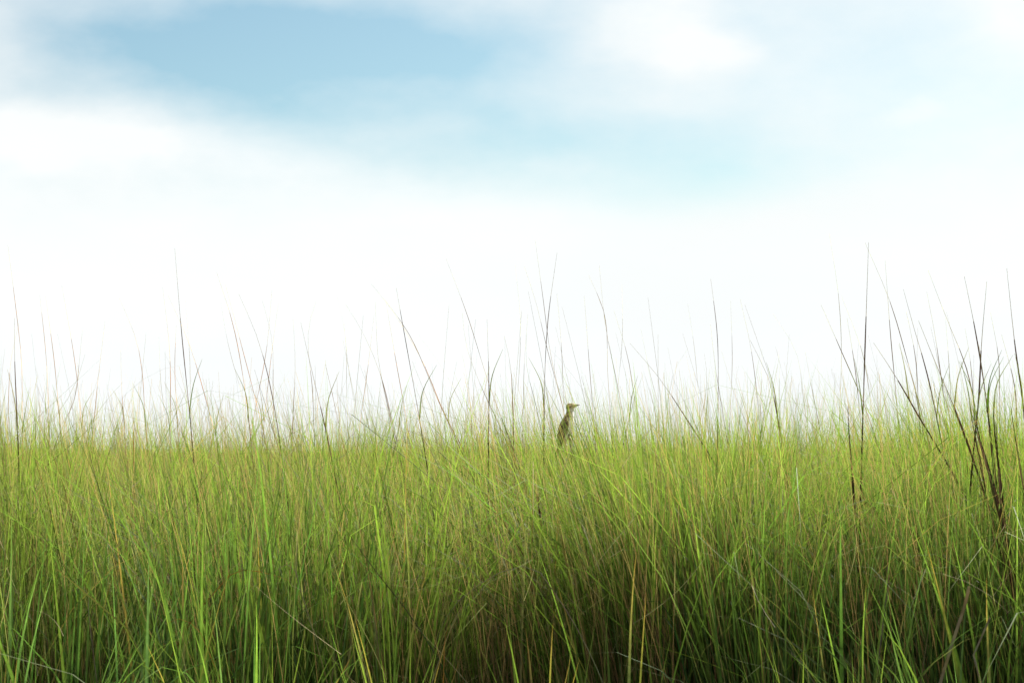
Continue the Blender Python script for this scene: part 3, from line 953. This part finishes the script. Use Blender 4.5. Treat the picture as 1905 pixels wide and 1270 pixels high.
def ell(bm, c, r, rot_y=0.0):
    """ellipsoid, c in photo pixels (+ depth in px), r in px: across picture, depth, up"""
    m = Matrix.Translation(B(c[0], c[1], c[2] * MPP) - bird_o) @ Matrix.Rotation(rot_y, 4, 'Y') @ Matrix.Diagonal((r[0] * MPP, r[1] * MPP, r[2] * MPP, 1))
    bmesh.ops.create_icosphere(bm, subdivisions=4, radius=1.0, matrix=m)


bm = bmesh.new()
spine = [(1043, 823, 5.5), (1045, 817, 8.5), (1047.5, 810, 11.2), (1050, 803, 12.8), (1052.3, 796, 13.2), (1054.6, 789, 12.3), (1056.8, 782, 10.4),
         (1058.5, 776, 8.6), (1059.4, 771, 7.2), (1059.8, 766.5, 6.4), (1060.2, 762, 6.2)]
for (a, b) in zip(spine[:-1], spine[1:]):
    for t in (0.0, 0.5):
        x, y, r_ = [a[i] + (b[i] - a[i]) * t for i in range(3)]
        ell(bm, (x, y, 0), (r_, r_ * 0.92, r_), 0)
ell(bm, (1060.4, 757.0, 0), (7.6, 6.6, 7.6), 0.25)      # skull
ell(bm, (1063.6, 754.8, 0), (6.3, 5.2, 5.4), 0.1)      # face
ell(bm, (1066.8, 754.6, 0), (4.0, 3.4, 3.6), 0.1)      # lores
ell(bm, (1063.5, 761.0, 0), (4.6, 4.4, 5.0), 0.0)      # throat
ell(bm, (1059.5, 789, 0), (8.6, 10.2, 12.0), -0.1)     # breast
ell(bm, (1057.5, 800, 0), (8.2, 9.6, 10.0), -0.1)
tmp = bpy.data.meshes.new('tmp')
bm.to_mesh(tmp); bm.free()
to = bpy.data.objects.new('tmp', tmp)
C.objects.link(to)
md = to.modifiers.new('r', 'REMESH'); md.mode = 'VOXEL'; md.voxel_size = 0.0011
ms = to.modifiers.new('s', 'SMOOTH'); ms.factor = 0.6; ms.iterations = 8
dg = bpy.context.evaluated_depsgraph_get()
bme = bpy.data.meshes.new_from_object(to.evaluated_get(dg))
bpy.data.objects.remove(to); bpy.data.meshes.remove(tmp)
bme.name = 'body'
co = np.empty(len(bme.vertices) * 3, np.float32)
bme.vertices.foreach_get('co', co)
co = co.reshape(-1, 3)
# plumage: back to pixel-like bird coordinates
o2 = np.array(bird_o)
PX = 952.5 + (co[:, 0] + o2[0]) / MPP
PY = HORIZON - (co[:, 2] + o2[2] - CAM_Z) / MPP
PD = co[:, 1] / MPP
sy_ = np.array([s[1] for s in spine])[::-1]; sx_ = np.array([s[0] for s in spine])[::-1]
rel = PX - np.interp(PY, sy_, sx_)             # + towards the breast
st = np.array([mnoise.noise(Vector((x * 0.75, d * 0.75, y * 0.16))) for x, y, d in zip(PX, PY, PD)])
fine = np.array([mnoise.noise(Vector((x * 0.5, d * 0.5, y * 0.5))) for x, y, d in zip(PX, PY, PD)])
BACKC, DARKC, BUFF, CREAM = (0.17, 0.095, 0.052), (0.035, 0.024, 0.017), (0.50, 0.37, 0.20), (0.80, 0.73, 0.58)
back = cmix(BACKC, DARKC, smoothstep(st, -0.05, 0.28))
back = cmix(back, np.broadcast_to(BUFF, back.shape), 0.8 * smoothstep(-st, 0.12, 0.4))
front = cmix(CREAM, (0.16, 0.10, 0.06), smoothstep(st, 0.22, 0.5) * smoothstep(rel + fine * 4, 9, 1))
c = cmix(back, front, smoothstep(rel + fine * 3, -1.5, 4.0))
head = smoothstep(PY, 768, 762)
hx, hy = PX - 1060.6, PY - 756.5
hc = cmix(BUFF, CREAM, smoothstep(hy, 0, 6))
hc = cmix(hc, back * 0.75, smoothstep(-hx + fine * 1.5, 1.0, 5.0))                       # dark nape
hc = cmix(hc, cmix((0.10, 0.065, 0.04), BUFF, smoothstep(st, 0.0, 0.35)), smoothstep(-hy + fine, 4.0, 5.6))   # crown
eyeline = np.exp(-((hy - 0.6 + 0.25 * hx) / 1.5) ** 2) * smoothstep(hx, 3.5, 0.5)
hc = cmix(hc, np.broadcast_to(DARKC, hc.shape), 0.9 * eyeline)
ear = np.exp(-(((hx + 2.5) / 2.6) ** 2 + ((hy - 3.0) / 2.2) ** 2))
hc = cmix(hc, np.broadcast_to(BACKC, hc.shape), 0.7 * ear)
c = cmix(c, hc, head)
att = bme.color_attributes.new('Col', 'FLOAT_COLOR', 'POINT')
c4 = np.ones((len(co), 4), np.float32); c4[:, :3] = np.clip(c, 0.01, 0.8)
att.data.foreach_set('color', c4.ravel())
bme.polygons.foreach_set('use_smooth', np.ones(len(bme.polygons), bool))
bme.materials.clear()
link('body', bme, 'feather', bird)


def BB(px, py, dpx=0.0):
    return B(px, py, dpx * MPP) - bird_o


HORN = (0.55, 0.48, 0.34)
# bill: two mandibles
for (pts, rads, colr) in (([(1067.5, 754.0), (1071, 753.2), (1075, 752.7), (1078.8, 752.9)], [3.0, 2.3, 1.4, 0.2], (0.42, 0.38, 0.28)),
                          ([(1067.5, 756.2), (1070.5, 755.3), (1074, 754.3), (1077.0, 753.7)], [2.2, 1.7, 1.0, 0.15], HORN)):
    l = catmull([BB(*p) for p in pts], 9)
    rr = np.interp(np.linspace(0, 3, 10), [0, 1, 2, 3], rads) * MPP
    link('bill', tube_mesh('bill', l, list(rr), [list(colr)] * 10, 8, 0.8), 'horn', bird)
for s in (-1, 1):
    bm = bmesh.new()
    bmesh.ops.create_uvsphere(bm, u_segments=14, v_segments=10, radius=1.35 * MPP, matrix=Matrix.Translation(BB(1064.2, 754.3, s * 5.0)))
    me = bpy.data.meshes.new('eye'); bm.to_mesh(me); bm.free()
    a = me.color_attributes.new('Col', 'FLOAT_COLOR', 'POINT')
    a.data.foreach_set('color', np.tile(np.array([0.008, 0.006, 0.005, 1], np.float32), len(me.vertices)))
    me.polygons.foreach_set('use_smooth', np.ones(len(me.polygons), bool))
    link('eye', me, 'eye', bird)


def feather(pts, w, base, edge, parent, name='feather'):
    """flat vane: dark centre, pale edges"""
    l = catmull(pts, 9)
    co, cc, q = [], [], []
    for i, p in enumerate(l):
        t = i / 9
        ww = w * (0.35 + 0.65 * math.sin(math.pi * min(0.98, 0.15 + 0.62 * t))) * (1 if t < 0.8 else math.sqrt(max(0.02, 1 - ((t - 0.8) / 0.2) ** 2)))
        tg = (l[min(i + 1, 9)] - l[max(i - 1, 0)]).normalized()
        s = tg.cross(Vector((0, 1, 0))).normalized()
        for k, sgn in enumerate((-1, -0.55, 0, 0.55, 1)):
            y = 0.0006 * (1 - abs(sgn))
            co.append(p + s * ww * sgn + Vector((0, (-y if p.y < 0 else y), 0)))
            cc.append(edge if abs(sgn) == 1 else base)
    for i in range(9):
        for k in range(4):
            q.append((5 * i + k, 5 * i + k + 1, 5 * i + 5 + k + 1, 5 * i + 5 + k))
    return link(name, mesh_np(name, np.array([list(v) for v in co]), np.array(q), np.array(cc)), 'feather', parent)


for s in (-1, 1):
    # folded wing: a shell over the flank with coverts and flight feathers laid over it
    rows, sides = 14, 12
    co, cc, q = [], [], []
    for i in range(rows + 1):
        t = i / rows
        cx, cy = 1055 + (1041.5 - 1055) * t, 779 + (823 - 779) * t
        hw = 8.4 * math.sin(math.pi * min(1, 0.10 + 0.84 * t)) ** 0.65 + 0.6
        dep = (7.6 + 5.2 * math.sin(math.pi * min(1, 0.15 + 0.7 * t))) * (1 if t < 0.6 else 1 - 0.75 * (t - 0.6) / 0.4)
        for j in range(sides + 1):
            a = -1.25 + 2.5 * j / sides
            x = cx + hw * math.sin(a) / math.sin(1.25)
            dd = dep * math.cos(a * 0.72) + 0.8
            co.append(list(BB(x, cy + 0.25 * (x - cx), s * dd)))
            f = mnoise.noise(Vector((x * 0.6, cy * 0.22, s * 3.0)))
            cc.append(list(cmix(BACKC, DARKC if f > 0 else BUFF, np.array(min(1, abs(f) * 2.2)))))
    for i in range(rows):
        for j in range(sides):
            q.append((i * (sides + 1) + j, i * (sides + 1) + j + 1, (i + 1) * (sides + 1) + j + 1, (i + 1) * (sides + 1) + j))
    wing = link('wing', mesh_np('wing', np.array(co), np.array(q), np.array(cc)), 'feather', bird)
    for k in range(7):       # flight feathers
        u = k / 6
        p0 = BB(1050 - 5 * u + 4, 797 + 3 * u, s * (13.4 - 1.6 * u))
        p1 = BB(1046 - 5 * u + 3, 810 + 2 * u, s * (13.0 - 1.8 * u))
        p2 = BB(1042.5 - 4 * u + 2, 826 + 3 * u - 3 * (1 - u), s * (9.0 - 2.5 * u))
        feather([p0, p1, p2], 2.5 * MPP, (0.05, 0.034, 0.024), (0.30, 0.21, 0.12), wing)
    for k in range(9):       # coverts
        a, b = k % 3, k // 3
        p0 = BB(1055 - 4.2 * a + 1.0 * b - 2 * b, 783 + 2 * a + 6 * b, s * (11.4 + 1.6 * math.sin(a)))
        p1 = BB(1053.4 - 4.2 * a - 2 * b, 787 + 2 * a + 6 * b, s * (13.2 + 1.0 * math.sin(a)))
        p2 = BB(1051.8 - 4.2 * a - 2 * b, 792 + 2 * a + 6 * b, s * (13.6 + 0.8 * math.sin(a)))
        feather([p0, p1, p2], 2.6 * MPP, (0.07, 0.045, 0.03), (0.33, 0.23, 0.13), wing, 'covert')
tail = link('tail', tube_mesh('tail', catmull([BB(1044, 818), BB(1041, 827), BB(1036, 842)], 8), [(4.2 - 0.28 * i) * MPP for i in range(9)], [[0.06, 0.04, 0.028]] * 9, 8, 0.45), 'feather', bird)
for k in range(6):
    e = (k - 2.5)
    feather([BB(1043, 820, e * 0.8), BB(1039.5 + e * 0.4, 832, e * 1.4), BB(1034.5 + e * 0.9, 848, e * 1.9)], 2.0 * MPP, (0.045, 0.03, 0.022), (0.26, 0.18, 0.1), tail)

for (hip, knee, fy, pl) in (((1049, 817, -4.5), (1052, 823, -7.5), 829, perch_lines[0]), ((1056, 812, -3.5), (1063, 819, -6.5), 827, perch_lines[1])):
    zt = B(0, fy).z
    foot = min(pl, key=lambda p: abs(p.z - zt)) - bird_o
    rr = 0.0026
    l = catmull([BB(*hip), BB(*knee), foot + Vector((0.003, -0.006, 0.002)), foot + Vector((0.001, -0.0028, 0.0))], 15)
    rl = list(np.interp(np.linspace(0, 3, 16), [0, 1, 2, 3], [4.2 * MPP, 1.5 * MPP, 0.9 * MPP, 1.1 * MPP]))
    cl = [list(cmix(BUFF, (0.32, 0.20, 0.13), np.array(min(1, i / 7)))) for i in range(16)]
    leg = link('leg', tube_mesh('leg', l, rl, cl, 7), 'horn', bird)
    for k, (a0, a1, dz) in enumerate(((-1.0, 2.0, 0.006), (-1.4, 2.2, 0.001), (-1.2, 2.1, -0.004), (0.6, -2.3, -0.002))):
        tp = [foot + Vector((0.001, -0.0028, 0.0))]
        for i in range(1, 7):
            a = a0 + (a1 - a0) * i / 6
            tp.append(foot + Vector((math.sin(a) * rr, -math.cos(a) * rr, dz * i / 6)))
        toe = link('toe', tube_mesh('toe', tp, [0.0010 - 0.00011 * i for i in range(7)], [[0.30, 0.19, 0.12]] * 7, 6), 'horn', leg)
